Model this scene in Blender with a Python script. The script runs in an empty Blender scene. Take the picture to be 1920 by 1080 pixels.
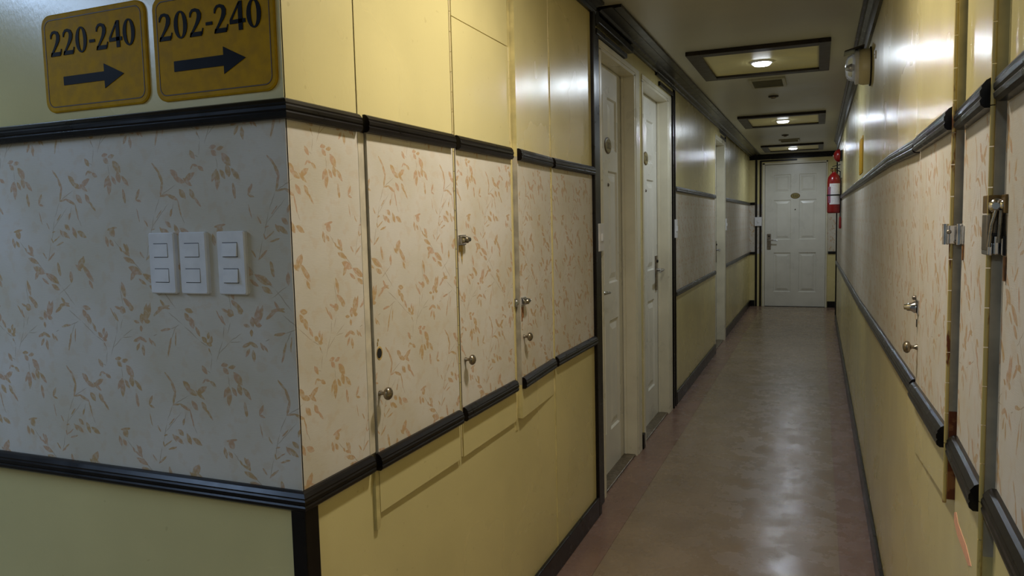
import bpy, math, random
from mathutils import Vector, Matrix

# ------------------------------------------------------------------ camera, world, lights, exposure
scene = bpy.context.scene
COL = scene.collection
PI = math.pi
EYE = 1.256

cam_data = bpy.data.cameras.new('camera')
cam = bpy.data.objects.new('camera', cam_data)
COL.objects.link(cam)
rx, ry, rz = (0.92658593, -0.01012371, 0.37594684), (0.37535723, 0.08697302, -0.92279068), (-0.02335516, 0.99615923, 0.08438798)
cam.matrix_world = Matrix((rx + (0.0,), ry + (0.0,), rz + (EYE,), (0, 0, 0, 1)))
cam_data.sensor_width = 36.0
cam_data.lens = 1411.14 * 36.0 / 1920.0
cam_data.clip_start = 0.02
scene.camera = cam

scene.view_settings.view_transform = 'Standard'
scene.view_settings.look = 'None'
scene.view_settings.exposure = 0.0
scene.view_settings.gamma = 1.0
scene.view_settings.use_curve_mapping = False

world = bpy.data.worlds.new('world')
scene.world = world
world.use_nodes = True
world.node_tree.nodes['Background'].inputs[0].default_value = (0.6, 0.7, 1.0, 1)
world.node_tree.nodes['Background'].inputs[1].default_value = 0.02

CEIL = 2.15
PANEL_Y = (1.66, 4.575, 7.375, 10.3)          # centres of the framed ceiling light panels
LAMP_X = -0.305
COOL = (0.80, 0.90, 1.0)
WARM = (1.0, 0.93, 0.82)


def area(name, loc, size, power, color, rot=(0, 0, 0), spread=PI, shape='DISK', size_y=None):
    l = bpy.data.lights.new(name, 'AREA')
    l.shape = shape
    l.size = size
    if size_y:
        l.size_y = size_y
    l.energy = power
    l.color = color
    l.spread = spread
    o = bpy.data.objects.new(name, l)
    o.location = loc
    o.rotation_euler = rot
    COL.objects.link(o)
    return o


area('downlight_beam', (LAMP_X, 1.66, CEIL - 0.040), 0.12, 12.0, WARM)
area('downlight_beam', (LAMP_X, -1.0, CEIL - 0.040), 0.10, 8.0, (0.72, 0.86, 1.0))  # unseen lamp behind the camera, added to light the near walls
area('downlight_beam', (LAMP_X, 4.575, CEIL - 0.040), 0.09, 6.0, COOL)
area('downlight_beam', (LAMP_X, 7.375, CEIL - 0.040), 0.09, 6.0, COOL)
area('downlight_beam', (LAMP_X, 10.3, CEIL - 0.040), 0.09, 6.0, COOL)
# tube lamp on the ceiling of the side hall, left of and behind the camera
area('side_hall_tube_light', (-2.5, 0.10, CEIL - 0.05), 0.06, 21.0, (0.46, 0.66, 1.0), (0, 0, 0), PI, 'RECTANGLE', 1.1)


# ------------------------------------------------------------------ node helpers and materials
class NT:
    def __init__(s, tree):
        s.t = tree

    def n(s, kind, **kw):
        nd = s.t.nodes.new(kind)
        for k, v in kw.items():
            setattr(nd, k, v)
        return nd

    def put(s, sock, v):
        if isinstance(v, bpy.types.NodeSocket):
            s.t.links.new(v, sock)
        else:
            sock.default_value = v

    def math(s, op, a, b=0.0, c=None, clamp=False):
        nd = s.n('ShaderNodeMath', operation=op, use_clamp=clamp)
        s.put(nd.inputs[0], a)
        s.put(nd.inputs[1], b)
        if c is not None:
            s.put(nd.inputs[2], c)
        return nd.outputs[0]

    def vmath(s, op, a, b=None, c=None):
        nd = s.n('ShaderNodeVectorMath', operation=op)
        s.put(nd.inputs[0], a)
        if b is not None:
            s.put(nd.inputs[1], b)
        if c is not None:
            s.put(nd.inputs[2], c)
        return nd.outputs['Value'] if op in ('DOT_PRODUCT', 'LENGTH') else nd.outputs[0]

    def noise(s, vec, scale, detail=2.0, rough=0.5):
        nd = s.n('ShaderNodeTexNoise')
        s.put(nd.inputs['Vector'], vec)
        nd.inputs['Scale'].default_value = scale
        nd.inputs['Detail'].default_value = detail
        nd.inputs['Roughness'].default_value = rough
        return nd.outputs[0]

    def mix(s, fac, a, b):
        nd = s.n('ShaderNodeMix', data_type='RGBA')
        s.put(nd.inputs[0], fac)
        s.put(nd.inputs[6], a)
        s.put(nd.inputs[7], b)
        return nd.outputs[2]

    def ramp(s, v, lo, hi, a=0.0, b=1.0):
        nd = s.n('ShaderNodeMapRange')
        s.put(nd.inputs[0], v)
        nd.interpolation_type = 'SMOOTHSTEP'
        for i, x in enumerate((lo, hi, a, b)):
            nd.inputs[i + 1].default_value = x
        return nd.outputs[0]


def srgb(r, g, b):
    f = lambda c: (c / 255 / 12.92) if c / 255 <= 0.04045 else ((c / 255 + 0.055) / 1.055) ** 2.4
    return (f(r), f(g), f(b), 1.0)


def base_mat(name):
    m = bpy.data.materials.new(name)
    m.use_nodes = True
    b = m.node_tree.nodes['Principled BSDF']
    return m, NT(m.node_tree), b


def mat(name, col, rough=0.5, metal=0.0, var=0.06, vscale=6.0, bump=0.0, bscale=60.0, coat=0.0, stretch=None, spec=0.5):
    m, t, b = base_mat(name)
    pos = t.n('ShaderNodeNewGeometry').outputs['Position']
    v = t.vmath('MULTIPLY', pos, stretch) if stretch else pos
    f = t.noise(v, vscale, 3.0)
    dark = tuple(c * (1 - var * 2) for c in col[:3]) + (1,)
    lite = tuple(min(1, c * (1 + var * 1.2)) for c in col[:3]) + (1,)
    t.put(b.inputs['Base Color'], t.mix(t.ramp(f, 0.3, 0.7), dark, lite))
    b.inputs['Metallic'].default_value = metal
    t.put(b.inputs['Roughness'], t.ramp(f, 0.2, 0.8, max(0.02, rough - 0.04), rough + 0.05))
    b.inputs['Specular IOR Level'].default_value = spec
    if coat:
        b.inputs['Coat Weight'].default_value = coat
        b.inputs['Coat Roughness'].default_value = 0.08
    if bump:
        bn = t.n('ShaderNodeBump')
        bn.inputs['Strength'].default_value = bump
        bn.inputs['Distance'].default_value = 0.002
        t.put(bn.inputs['Height'], t.noise(v, bscale, 2.0))
        t.put(b.inputs['Normal'], bn.outputs[0])
    return m


def wall_paint(name, col, rough):
    """gloss enamel over boards: faint vertical waves, fine orange peel, slight grime"""
    m, t, b = base_mat(name)
    pos = t.n('ShaderNodeNewGeometry').outputs['Position']
    big = t.noise(pos, 2.2, 3.0)
    c = t.mix(t.ramp(big, 0.3, 0.72), tuple(x * 0.86 for x in col[:3]) + (1,), col)
    spots = t.ramp(t.noise(pos, 55.0, 1.0), 0.74, 0.78)
    c = t.mix(t.math('MULTIPLY', spots, 0.15), c, srgb(120, 85, 40))
    t.put(b.inputs['Base Color'], c)
    t.put(b.inputs['Roughness'], t.ramp(big, 0.2, 0.8, rough - 0.03, rough + 0.04))
    b.inputs['Specular IOR Level'].default_value = 0.7
    wave = t.noise(t.vmath('MULTIPLY', pos, (5.0, 5.0, 0.35)), 1.6, 1.0)
    fine = t.noise(t.vmath('MULTIPLY', pos, (1, 1, 0.5)), 160.0, 2.0)
    h = t.math('ADD', t.math('MULTIPLY', wave, 0.0018), t.math('MULTIPLY', fine, 0.00022))
    bn = t.n('ShaderNodeBump')
    bn.inputs['Strength'].default_value = 0.8
    bn.inputs['Distance'].default_value = 1.0
    t.put(bn.inputs['Height'], h)
    t.put(b.inputs['Normal'], bn.outputs[0])
    return m


# floral print: every leaf (u, v, length, width in 0.1 mm, angle) of one wallpaper repeat
TU, TV = 0.2745, 0.4065
LEAVES = [(46,361,247,42,-68),(2688,535,281,29,-48),(56,157,284,37,-106),(2700,3733,192,21,-134),(116,20,229,24,8),(319,4044,268,42,-24),(480,3829,331,24,-77),(390,421,223,79,-41),(510,296,296,69,-24),(761,342,309,74,30),(715,247,258,53,-37),(570,28,229,79,-50),(806,21,219,69,-62),(932,3934,226,34,-51),(262,3750,155,37,-110),(110,3379,274,63,-32),(174,3530,176,63,-41),(377,3416,244,69,-65),(579,3381,269,69,-28),(0,3404,176,37,-59),(2354,3562,143,21,-59),(2454,3258,114,21,-73),(2515,3440,96,18,14),(2570,3285,236,18,33),(2677,3195,220,24,16),(2187,2952,154,24,-52),(2395,2931,261,29,39),(864,744,203,63,-56),(834,524,116,26,55),(914,551,139,32,-16),(1051,486,168,53,-33),(1360,863,174,53,8),(1387,752,164,69,-44),(1538,829,173,53,13),(1664,617,298,100,-50),(1368,345,266,63,-121),(1435,252,344,79,-96),(1566,359,198,58,-57),(1694,415,228,84,-77),(1864,341,272,63,-49),(1812,40,271,48,-82),(2175,60,227,48,61),(2192,4003,150,32,-17),(2153,3726,252,16,-77),(1433,3478,262,34,10),(1428,3398,185,100,-60),(1272,3222,218,58,-76),(1391,3195,156,58,-56),(1633,3065,117,32,-61),(1809,3078,177,53,-77),(1747,2992,164,32,-28),(559,2836,213,69,-108),(475,2780,126,42,-47),(2685,1489,252,32,10),(15,1155,379,32,-107),(183,1306,257,21,-97),(2520,1848,299,42,36),(2731,1922,185,26,-14),(564,1879,218,63,-12),(501,1757,192,69,-59),(615,1643,233,79,-68),(752,1479,212,48,-61),(908,1325,159,63,-43),(1005,1404,148,48,-105),(1063,1323,170,58,-110),(1020,1243,146,53,-17),(1311,1767,286,21,-57),(1385,1712,196,26,-64),(1010,1132,90,21,-63),(2196,1820,356,84,-100),(2067,1677,172,58,-71),(2217,1640,152,58,-3),(1935,1626,148,42,-12),(2042,1494,129,53,-89),(1922,1269,222,42,23),(2069,1278,210,42,-24),(1931,1121,192,45,-121),(2066,1064,227,58,-86),(2271,1247,160,40,-64),(2352,1210,151,32,-52),(1582,1862,173,74,-45),(1797,1880,125,53,-32),(1554,1808,124,42,-18),(1782,3054,270,45,-63),(1843,2847,325,68,-21),(1989,2644,361,97,-23),(1921,2559,259,68,-124),(2374,2477,420,91,-27),(2162,2418,223,45,-33),(2448,2291,255,68,-27),(2589,2667,280,51,-78),(496,2780,317,102,-124),(679,2577,389,68,-51),(185,2502,235,62,-91),(411,2695,190,51,-42),(739,2361,200,51,-62),(1630,2264,320,68,-76),(1739,1984,319,62,-39),(1475,1880,228,34,-21),(2263,1835,366,74,-111),(2131,1712,213,57,-47),(2669,1933,287,40,9),(2660,1991,207,40,-53)]
STEMS = [(2662,3896,386,8,-117),(2503,3478,512,8,-106),(2727,3710,716,8,-136),(224,113,493,11,26),(297,3807,301,8,-106),(556,3606,174,8,-64),(2351,3023,431,8,-106),(965,714,102,11,-22),(1444,566,226,8,-84),(1562,3140,350,11,-48),(202,1723,455,13,-33),(589,1450,493,13,-37),(892,1247,239,13,-27),(1035,1101,198,13,-69),(1044,863,296,11,-100),(182,1547,296,13,20),(139,1439,303,13,-118),(1384,1488,274,11,-99),(1263,1130,488,13,-114),(1670,1396,361,11,-150),(1363,1175,399,11,-140),(1646,1310,302,8,5),(1514,1566,258,8,-111),(2402,1375,115,13,17),(2020,2753,522,14,-44),(2416,2444,488,17,-32),(65,2105,563,14,-48),(2726,2256,479,11,-148),(1564,2143,557,11,98)]


def floral_group():
    g = bpy.data.node_groups.new('floral_print', 'ShaderNodeTree')
    g.interface.new_socket('Vector', in_out='INPUT', socket_type='NodeSocketVector')
    g.interface.new_socket('Leaf', in_out='OUTPUT', socket_type='NodeSocketFloat')
    g.interface.new_socket('Stem', in_out='OUTPUT', socket_type='NodeSocketFloat')
    t = NT(g)
    gi, go = t.n('NodeGroupInput'), t.n('NodeGroupOutput')
    raw = gi.outputs[0]
    wob = t.n('ShaderNodeTexNoise')
    t.put(wob.inputs['Vector'], raw)
    wob.inputs['Scale'].default_value = 90.0
    wob.inputs['Detail'].default_value = 1.0
    off = t.vmath('MULTIPLY', t.vmath('SUBTRACT', wob.outputs[1], (0.5, 0.5, 0.5)), (0.003, 0.003, 0.0))
    raw = t.vmath('ADD', raw, off)

    def wrap(src, mn, mx):
        nd = t.n('ShaderNodeVectorMath', operation='WRAP')
        t.put(nd.inputs[0], src)
        nd.inputs[1].default_value = mx
        nd.inputs[2].default_value = mn
        return nd.outputs[0]
    tile = wrap(raw, (0, 0, -1), (TU, TV, 1))
    ts = t.n('ShaderNodeSeparateXYZ')
    t.put(ts.inputs[0], tile)

    def chain(items, pointed, start):
        # the running minimum travels in the z channel, so the shapes are evaluated one after another
        best = start
        for (u, v, ln, w, a) in items:
            u, v, ln, w = u * 1e-4, v * 1e-4, ln * 1e-4, w * 1e-4
            r = ln * 0.55
            cb = t.n('ShaderNodeCombineXYZ')
            t.put(cb.inputs[0], ts.outputs[0])
            t.put(cb.inputs[1], ts.outputs[1])
            t.put(cb.inputs[2], best)
            src = cb.outputs[0]
            if u < r or u > TU - r or v < r or v > TV - r:
                src = wrap(src, (u - TU / 2, v - TV / 2, -5000), (u + TU / 2, v + TV / 2, 5000))
            mp = t.n('ShaderNodeMapping', vector_type='TEXTURE')
            t.put(mp.inputs['Vector'], src)
            mp.inputs['Location'].default_value = (u, v, 0)
            mp.inputs['Rotation'].default_value = (0, 0, math.radians(a))
            mp.inputs['Scale'].default_value = (ln * (0.56 if pointed else 0.5), max(w * (0.86 if pointed else 0.7), 0.0008), 1)
            sp = t.n('ShaderNodeSeparateXYZ')
            t.put(sp.inputs[0], mp.outputs[0])
            if pointed and w > 0.2 * ln:
                y2 = t.math('ABSOLUTE', sp.outputs[1])
            else:
                y2 = t.math('MULTIPLY', sp.outputs[1], sp.outputs[1])
            d = t.math('MULTIPLY_ADD', sp.outputs[0], sp.outputs[0], y2)
            best = t.math('MINIMUM', d, sp.outputs[2])
        return best
    dl = chain(LEAVES, True, 2000.0)
    # stems start once the leaves are done
    ds = chain(STEMS, False, t.math('MULTIPLY_ADD', dl, 0.0, 2000.0))
    t.put(go.inputs[0], t.ramp(dl, 1.02, 0.78))
    t.put(go.inputs[1], t.ramp(ds, 1.15, 0.3))
    return g


FLORAL = floral_group()


def wallpaper(name, axis, u0, v0, flip=1.0):
    m, t, b = base_mat(name)
    pos = t.n('ShaderNodeNewGeometry').outputs['Position']
    sp = t.n('ShaderNodeSeparateXYZ')
    t.put(sp.inputs[0], pos)
    u = t.math('MULTIPLY_ADD', sp.outputs[axis], flip, -u0 * flip)
    v = t.math('SUBTRACT', sp.outputs[2], v0)
    cb = t.n('ShaderNodeCombineXYZ')
    t.put(cb.inputs[0], u)
    t.put(cb.inputs[1], v)
    uv = cb.outputs[0]
    g = t.n('ShaderNodeGroup')
    g.node_tree = FLORAL
    t.put(g.inputs[0], uv)
    hue = t.ramp(t.noise(uv, 26.0, 1.0), 0.38, 0.62)
    ink = t.mix(hue, srgb(182, 144, 84), srgb(188, 146, 110))
    fade = t.ramp(t.noise(uv, 120.0, 2.0), 0.3, 0.6, 0.42, 0.80)
    # woven ground: fine threads and slow yellowing
    thr = t.noise(t.vmath('MULTIPLY', uv, (60.0, 900.0, 1)), 1.0, 1.0)
    big = t.noise(uv, 5.0, 3.0)
    ground = t.mix(t.ramp(big, 0.3, 0.7), srgb(204, 196, 178), srgb(214, 208, 198))
    ground = t.mix(t.math('MULTIPLY', thr, 0.12), ground, srgb(150, 140, 122))
    blot = t.math('MULTIPLY', t.ramp(t.noise(uv, 38.0, 2.0), 0.52, 0.66), 0.16)
    ground = t.mix(blot, ground, srgb(196, 160, 110))
    c = t.mix(t.math('MULTIPLY', g.outputs[1], 0.6), ground, srgb(150, 128, 96))
    c = t.mix(t.math('MULTIPLY', g.outputs[0], fade), c, ink)
    t.put(b.inputs['Base Color'], c)
    b.inputs['Roughness'].default_value = 0.5
    b.inputs['Specular IOR Level'].default_value = 0.35
    bn = t.n('ShaderNodeBump')
    bn.inputs['Strength'].default_value = 0.25
    bn.inputs['Distance'].default_value = 0.0006
    t.put(bn.inputs['Height'], thr)
    t.put(b.inputs['Normal'], bn.outputs[0])
    return m


def rusty(name, paint, lo=0.56, rough=0.4, stretch=(1, 1, 0.35)):
    m, t, b = base_mat(name)
    pos = t.vmath('MULTIPLY', t.n('ShaderNodeNewGeometry').outputs['Position'], stretch)
    f = t.ramp(t.noise(pos, 34.0, 4.0, 0.6), lo, lo + 0.08)
    t.put(b.inputs['Base Color'], t.mix(f, paint, srgb(112, 58, 26)))
    t.put(b.inputs['Roughness'], t.ramp(f, 0, 1, rough, 0.85))
    return m


def emitter(name, col, strength):
    m, t, b = base_mat(name)
    b.inputs['Base Color'].default_value = (0.8, 0.8, 0.8, 1)
    b.inputs['Emission Color'].default_value = col + (1,)
    b.inputs['Emission Strength'].default_value = strength
    return m


def floor_mat(name, col):
    m, t, b = base_mat(name)
    pos = t.n('ShaderNodeNewGeometry').outputs['Position']
    a = t.noise(pos, 3.0, 5.0, 0.6)
    f = t.noise(t.vmath('MULTIPLY', pos, (1.0, 0.6, 1)), 70.0, 3.0)
    c = t.mix(t.ramp(a, 0.3, 0.7), tuple(x * 0.8 for x in col[:3]) + (1,), col)
    c = t.mix(t.math('MULTIPLY', t.ramp(f, 0.45, 0.75), 0.3), c, tuple(x * 0.62 for x in col[:3]) + (1,))
    t.put(b.inputs['Base Color'], c)
    w = t.noise(pos, 7.0, 4.0, 0.65)
    t.put(b.inputs['Roughness'], t.ramp(w, 0.3, 0.7, 0.17, 0.36))
    scr = t.noise(t.vmath('MULTIPLY', pos, (1, 2.6, 1)), 26.0, 4.0, 0.7)
    bn = t.n('ShaderNodeBump')
    bn.inputs['Strength'].default_value = 0.5
    bn.inputs['Distance'].default_value = 0.0016
    t.put(bn.inputs['Height'], scr)
    t.put(b.inputs['Normal'], bn.outputs[0])
    return m


YELLOW = wall_paint('yellow_gloss_paint', srgb(222, 208, 148), 0.26)
PAPER_FRONT = wallpaper('floral_wallpaper_sign_wall', 0, -1.17, 0.918)
PAPER_A = wallpaper('floral_wallpaper_corner_strip', 1, 1.0626, 1.3245)
PAPER_L = wallpaper('floral_wallpaper_left', 1, 1.397, 1.341)
PAPER_R = wallpaper('floral_wallpaper_right', 1, 1.50, 1.30, -1.0)
PAPER_E = wallpaper('floral_wallpaper_end', 0, -0.8, 0.9)
BLACK = mat('black_brown_varnish', srgb(17, 13, 12), 0.30, var=0.15, vscale=20, spec=0.28)
BROWN = mat('dark_brown_ceiling_wood', srgb(44, 36, 26), 0.42, spec=0.3, var=0.15, vscale=14)
EDGE = mat('grey_primed_board_edge', srgb(168, 160, 142), 0.6, var=0.12, vscale=22, bump=0.2)
EDGE_Y = mat('yellow_board_edge', srgb(205, 190, 130), 0.5, var=0.1, vscale=20)
CREAM = mat('cream_batten_paint', srgb(204, 194, 172), 0.45, var=0.08, vscale=25)
HINGE = rusty('painted_piano_hinge', srgb(208, 192, 138), 0.60)
HINGE_R = rusty('rusty_painted_piano_hinge', srgb(196, 174, 104), 0.585)
RUST = rusty('rusty_bare_edge', srgb(150, 96, 48), 0.44, 0.7, (1, 1, 1))
WHITE = mat('white_gloss_door_paint', srgb(222, 220, 210), 0.3, var=0.03, vscale=5, bump=0.08, bscale=120)
FRAME = mat('cream_white_frame_paint', srgb(226, 220, 198), 0.3, var=0.04, vscale=6, bump=0.1, bscale=90)
CEILM = mat('ceiling_satin_paint', srgb(182, 178, 158), 0.33, var=0.05, vscale=2.0, bump=0.1, bscale=40)
HATCH = mat('yellow_ceiling_hatch_paint', srgb(212, 200, 140), 0.4, var=0.05, vscale=5)
PLASTIC = mat('white_switch_plastic', srgb(226, 226, 228), 0.32, var=0.03, vscale=30)
SLOT = mat('dark_gap', srgb(20, 18, 16), 0.8)
GOLD = mat('satin_gold_plate', srgb(184, 140, 12), 0.6, metal=0.0, var=0.07, vscale=45, bump=0.08, bscale=300, spec=0.12)
PLATE = mat('dull_brass_number_plate', srgb(136, 122, 66), 0.45, metal=0.1, var=0.1, vscale=60)
GOLD_D = mat('tarnished_gold_rim', srgb(84, 60, 10), 0.5, metal=0.0, var=0.1)
INK = mat('black_sign_ink', srgb(10, 9, 12), 0.6, spec=0.15)
INK_B = mat('brown_plate_numerals', srgb(74, 58, 20), 0.4)
CHROME = mat('chrome', srgb(205, 205, 208), 0.14, metal=1.0, var=0.08, vscale=60)
NICKEL = mat('worn_nickel', srgb(150, 138, 118), 0.27, metal=0.9, var=0.12, vscale=70)
BRASS = mat('painted_brass_plate', srgb(112, 86, 40), 0.4, metal=0.3, var=0.15, vscale=70)
STEEL = mat('dull_steel', srgb(140, 130, 116), 0.35, metal=0.85, var=0.2, vscale=60)
RED = mat('red_enamel', srgb(138, 12, 18), 0.28, var=0.05, coat=0.5)
LABELW = mat('printed_label_white', srgb(226, 222, 226), 0.4, var=0.05, vscale=60)
LABELP = mat('printed_label_violet', srgb(150, 92, 120), 0.4, var=0.2, vscale=60)
RUBBER = mat('black_rubber', srgb(22, 22, 24), 0.5)
TORN = mat('torn_bare_board', srgb(176, 148, 84), 0.8, var=0.2, vscale=90)
STAIN = mat('rust_stain', srgb(150, 104, 62), 0.7, var=0.25, vscale=80)
PINK = mat('exposed_pink_undercoat', srgb(232, 172, 138), 0.6, var=0.05, vscale=30)
FLOOR_C = floor_mat('vinyl_centre', srgb(146, 127, 104))
FLOOR_S = floor_mat('vinyl_border', srgb(138, 110, 96))
VENTM = mat('vent_paint', srgb(170, 164, 140), 0.4)
LENS = mat('lamp_housing_cream', srgb(214, 204, 164), 0.3, var=0.05)
LED = emitter('led_disc', (0.86, 0.92, 1.0), 14.0)
LEDW = emitter('warm_led_disc', (1.0, 0.88, 0.66), 14.0)
TUBE = emitter('tube_glow', (0.7, 0.82, 1.0), 3.0)


def glass_mat():
    m, t, b = base_mat('clear_lens_glass')
    b.inputs['Base Color'].default_value = (0.92, 0.94, 0.98, 1)
    b.inputs['Roughness'].default_value = 0.06
    b.inputs['Transmission Weight'].default_value = 0.85
    b.inputs['IOR'].default_value = 1.35
    t.put(b.inputs['Roughness'], t.ramp(t.noise(t.n('ShaderNodeNewGeometry').outputs['Position'], 80.0), 0.2, 0.8, 0.04, 0.1))
    return m


GLASS = glass_mat()


# ------------------------------------------------------------------ mesh helpers
class MB:
    def __init__(s):
        s.v, s.f, s.mi, s.sm = [], [], [], []

    def face(s, pts, mi=0, smooth=False):
        i = len(s.v)
        s.v += [tuple(p) for p in pts]
        s.f.append(tuple(range(i, i + len(pts))))
        s.mi.append(mi)
        s.sm.append(smooth)

    def hexa(s, p, mi=0, mis=None):
        """p: 8 points, bottom ring 0-3 (ccw from above), top ring 4-7"""
        i = len(s.v)
        s.v += [tuple(q) for q in p]
        fs = [(0, 3, 2, 1), (4, 5, 6, 7), (0, 1, 5, 4), (1, 2, 6, 5), (2, 3, 7, 6), (3, 0, 4, 7)]
        for k, f in enumerate(fs):
            s.f.append(tuple(i + j for j in f))
            s.mi.append(mis[k] if mis else mi)
            s.sm.append(False)
        return s

    def box(s, a, b, mi=0):
        x0, x1 = sorted((a[0], b[0]))
        y0, y1 = sorted((a[1], b[1]))
        z0, z1 = sorted((a[2], b[2]))
        return s.hexa([(x0, y0, z0), (x1, y0, z0), (x1, y1, z0), (x0, y1, z0),
                       (x0, y0, z1), (x1, y0, z1), (x1, y1, z1), (x0, y1, z1)], mi)

    def loft(s, rings, mi=0, smooth=True, cap=True, closed=True):
        """rings: lists of equal length points"""
        i = len(s.v)
        n = len(rings[0])
        for r in rings:
            s.v += [tuple(p) for p in r]
        for k in range(len(rings) - 1):
            for j in range(n if closed else n - 1):
                a = i + k * n + j
                b = i + k * n + (j + 1) % n
                s.f.append((a, b, b + n, a + n))
                s.mi.append(mi)
                s.sm.append(smooth)
        if cap:
            s.face(list(reversed(rings[0])), mi)
            s.face(rings[-1], mi)
        return s

    def prism(s, prof, a, b, mi=0, smooth=False):
        """sweep closed profile prof (functions of end point) : prof is list of offset vectors"""
        return s.loft([[Vector(a) + Vector(p) for p in prof], [Vector(b) + Vector(p) for p in prof]], mi, smooth)

    def tube(s, pts, r, n=10, mi=0, cap=True):
        pts = [Vector(p) for p in pts]
        rs = r if isinstance(r, (list, tuple)) else [r] * len(pts)
        rings = []
        up = None
        for k, p in enumerate(pts):
            d = (pts[min(k + 1, len(pts) - 1)] - pts[max(k - 1, 0)]).normalized()
            if up is None:
                up = Vector((0, 0, 1)) if abs(d.z) < 0.9 else Vector((1, 0, 0))
            a = d.cross(up).normalized()
            c = a.cross(d).normalized()
            up = c
            rings.append([p + (a * math.cos(2 * PI * j / n) + c * math.sin(2 * PI * j / n)) * rs[k] for j in range(n)])
        return s.loft(rings, mi, True, cap)

    def lathe(s, o, axis, prof, n=20, mi=0, cap=True, sx=1.0, sy=1.0):
        """prof: (distance along axis, radius)"""
        o, axis = Vector(o), Vector(axis).normalized()
        up = Vector((0, 0, 1)) if abs(axis.z) < 0.9 else Vector((0, 1, 0))
        a = axis.cross(up).normalized()
        c = a.cross(axis).normalized()
        rings = [[o + axis * h + (a * math.cos(2 * PI * j / n) * sx + c * math.sin(2 * PI * j / n) * sy) * max(r, 1e-5)
                  for j in range(n)] for h, r in prof]
        return s.loft(rings, mi, True, cap)


ROOT = {}


def link(o, parent=None):
    COL.objects.link(o)
    if parent is not None:
        o.parent = parent
    return o


def origin_of(o):
    v = Vector((0, 0, 0))
    while o is not None:
        v += Vector(o.location)
        o = o.parent
    return v


def build(name, mb, mats, parent=None, loc=None, label=None, recalc=True, bevel=0.0):
    """mesh given in world coordinates; it is stored relative to loc (top-level) or its parent"""
    org = Vector(loc) if loc else (origin_of(parent) if parent is not None else Vector((0, 0, 0)))
    me = bpy.data.meshes.new(name)
    me.from_pydata([tuple(Vector(p) - org) for p in mb.v], [], mb.f)
    for m in (mats if isinstance(mats, (list, tuple)) else [mats]):
        me.materials.append(m)
    me.polygons.foreach_set('material_index', mb.mi)
    me.polygons.foreach_set('use_smooth', mb.sm)
    if recalc:
        import bmesh
        bm = bmesh.new()
        bm.from_mesh(me)
        bmesh.ops.recalc_face_normals(bm, faces=bm.faces)
        bm.to_mesh(me)
        bm.free()
    me.update()
    o = bpy.data.objects.new(name, me)
    if loc:
        o.location = loc
    if label:
        o['label'] = label
    if bevel:
        b = o.modifiers.new('soft_edges', 'BEVEL')
        b.width = bevel
        b.segments = 2
        b.limit_method = 'ANGLE'
        b.angle_limit = math.radians(40)
    return link(o, parent)


def tag(o, label, cat, group=None):
    o['label'] = label
    o['category'] = cat
    if group:
        o['group'] = group
    return o


def thing(name, loc, label, cat, group=None):
    o = bpy.data.objects.new(name, None)
    o.location = loc
    o.empty_display_size = 0.05
    link(o)
    return tag(o, label, cat, group)


def structure(name, loc, label=None):
    o = bpy.data.objects.new(name, None)
    o.location = loc
    o.empty_display_size = 0.05
    link(o)
    o['kind'] = 'structure'
    if label:
        o['label'] = label
    return o


def copy_tree(o, parent=None):
    c = o.copy()
    COL.objects.link(c)
    if parent is not None:
        c.parent = parent
    for ch in list(o.children):
        copy_tree(ch, c)
    return c


# ------------------------------------------------------------------ levels
XL, XC, XR = -0.867, -0.892, 0.211      # cupboard wall face, corridor left wall face, right wall face
YF = 1.093                              # sign wall face
YE = 11.30                              # end wall face
RU0, RU1 = 1.449, 1.485                 # upper chair rail
RL0, RL1 = 0.744, 0.780                 # lower chair rail
YJ = 3.06                               # end of the cupboard wall

# reeded moulding: (height, proud)
REED = [(0.0, 0.0), (0.0, 0.011), (0.004, 0.0155), (0.0095, 0.0165), (0.0125, 0.0145), (0.0155, 0.0165), (0.021, 0.0165),
        (0.0240, 0.0145), (0.027, 0.0150), (0.0335, 0.010), (0.036, 0.0055), (0.036, 0.0)]


def rail_along_y(mb, x, s, y0, y1, z0, x_end=None, z_end=None, mitre=False):
    k = 1 if mitre else 0
    xe = x if x_end is None else x_end
    ze = z0 if z_end is None else z_end
    mb.loft([[(x + s * p, y0 - k * p, z0 + h) for h, p in REED], [(xe + s * p, y1, ze + h) for h, p in REED]], 0, False)


def rail_along_x(mb, y, s, x0, x1, z0, mitre=False):
    k = 1 if mitre else 0
    mb.loft([[(x0, y + s * p, z0 + h) for h, p in REED], [(x1 + k * p, y + s * p, z0 + h) for h, p in REED]], 0, False)


# ------------------------------------------------------------------ floor and ceiling
floor = build('floor', MB().box((-4.6, -2.3, -0.08), (0.62, YE + 0.1, -0.003)), FLOOR_S)
floor['kind'] = 'structure'
build('vinyl_sheet', MB().box((-0.7345, 1.2, -0.003), (0.084, YE - 0.02, 0.0)), FLOOR_C, floor)
build('vinyl_sheet', MB().box((-0.98, 1.2, -0.003), (-0.7355, YE - 0.02, 0.0)), FLOOR_S, floor)
build('vinyl_sheet', MB().box((0.085, 1.2, -0.003), (0.40, YE - 0.02, 0.0)), FLOOR_S, floor)
build('vinyl_sheet', MB().box((-4.55, -2.25, -0.003), (XR, 1.199, 0.0)), FLOOR_C, floor)

ceiling = build('ceiling', MB().box((-4.6, -2.3, CEIL), (0.62, YE + 0.1, CEIL + 0.08)), CEILM)
ceiling['kind'] = 'structure'

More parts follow.
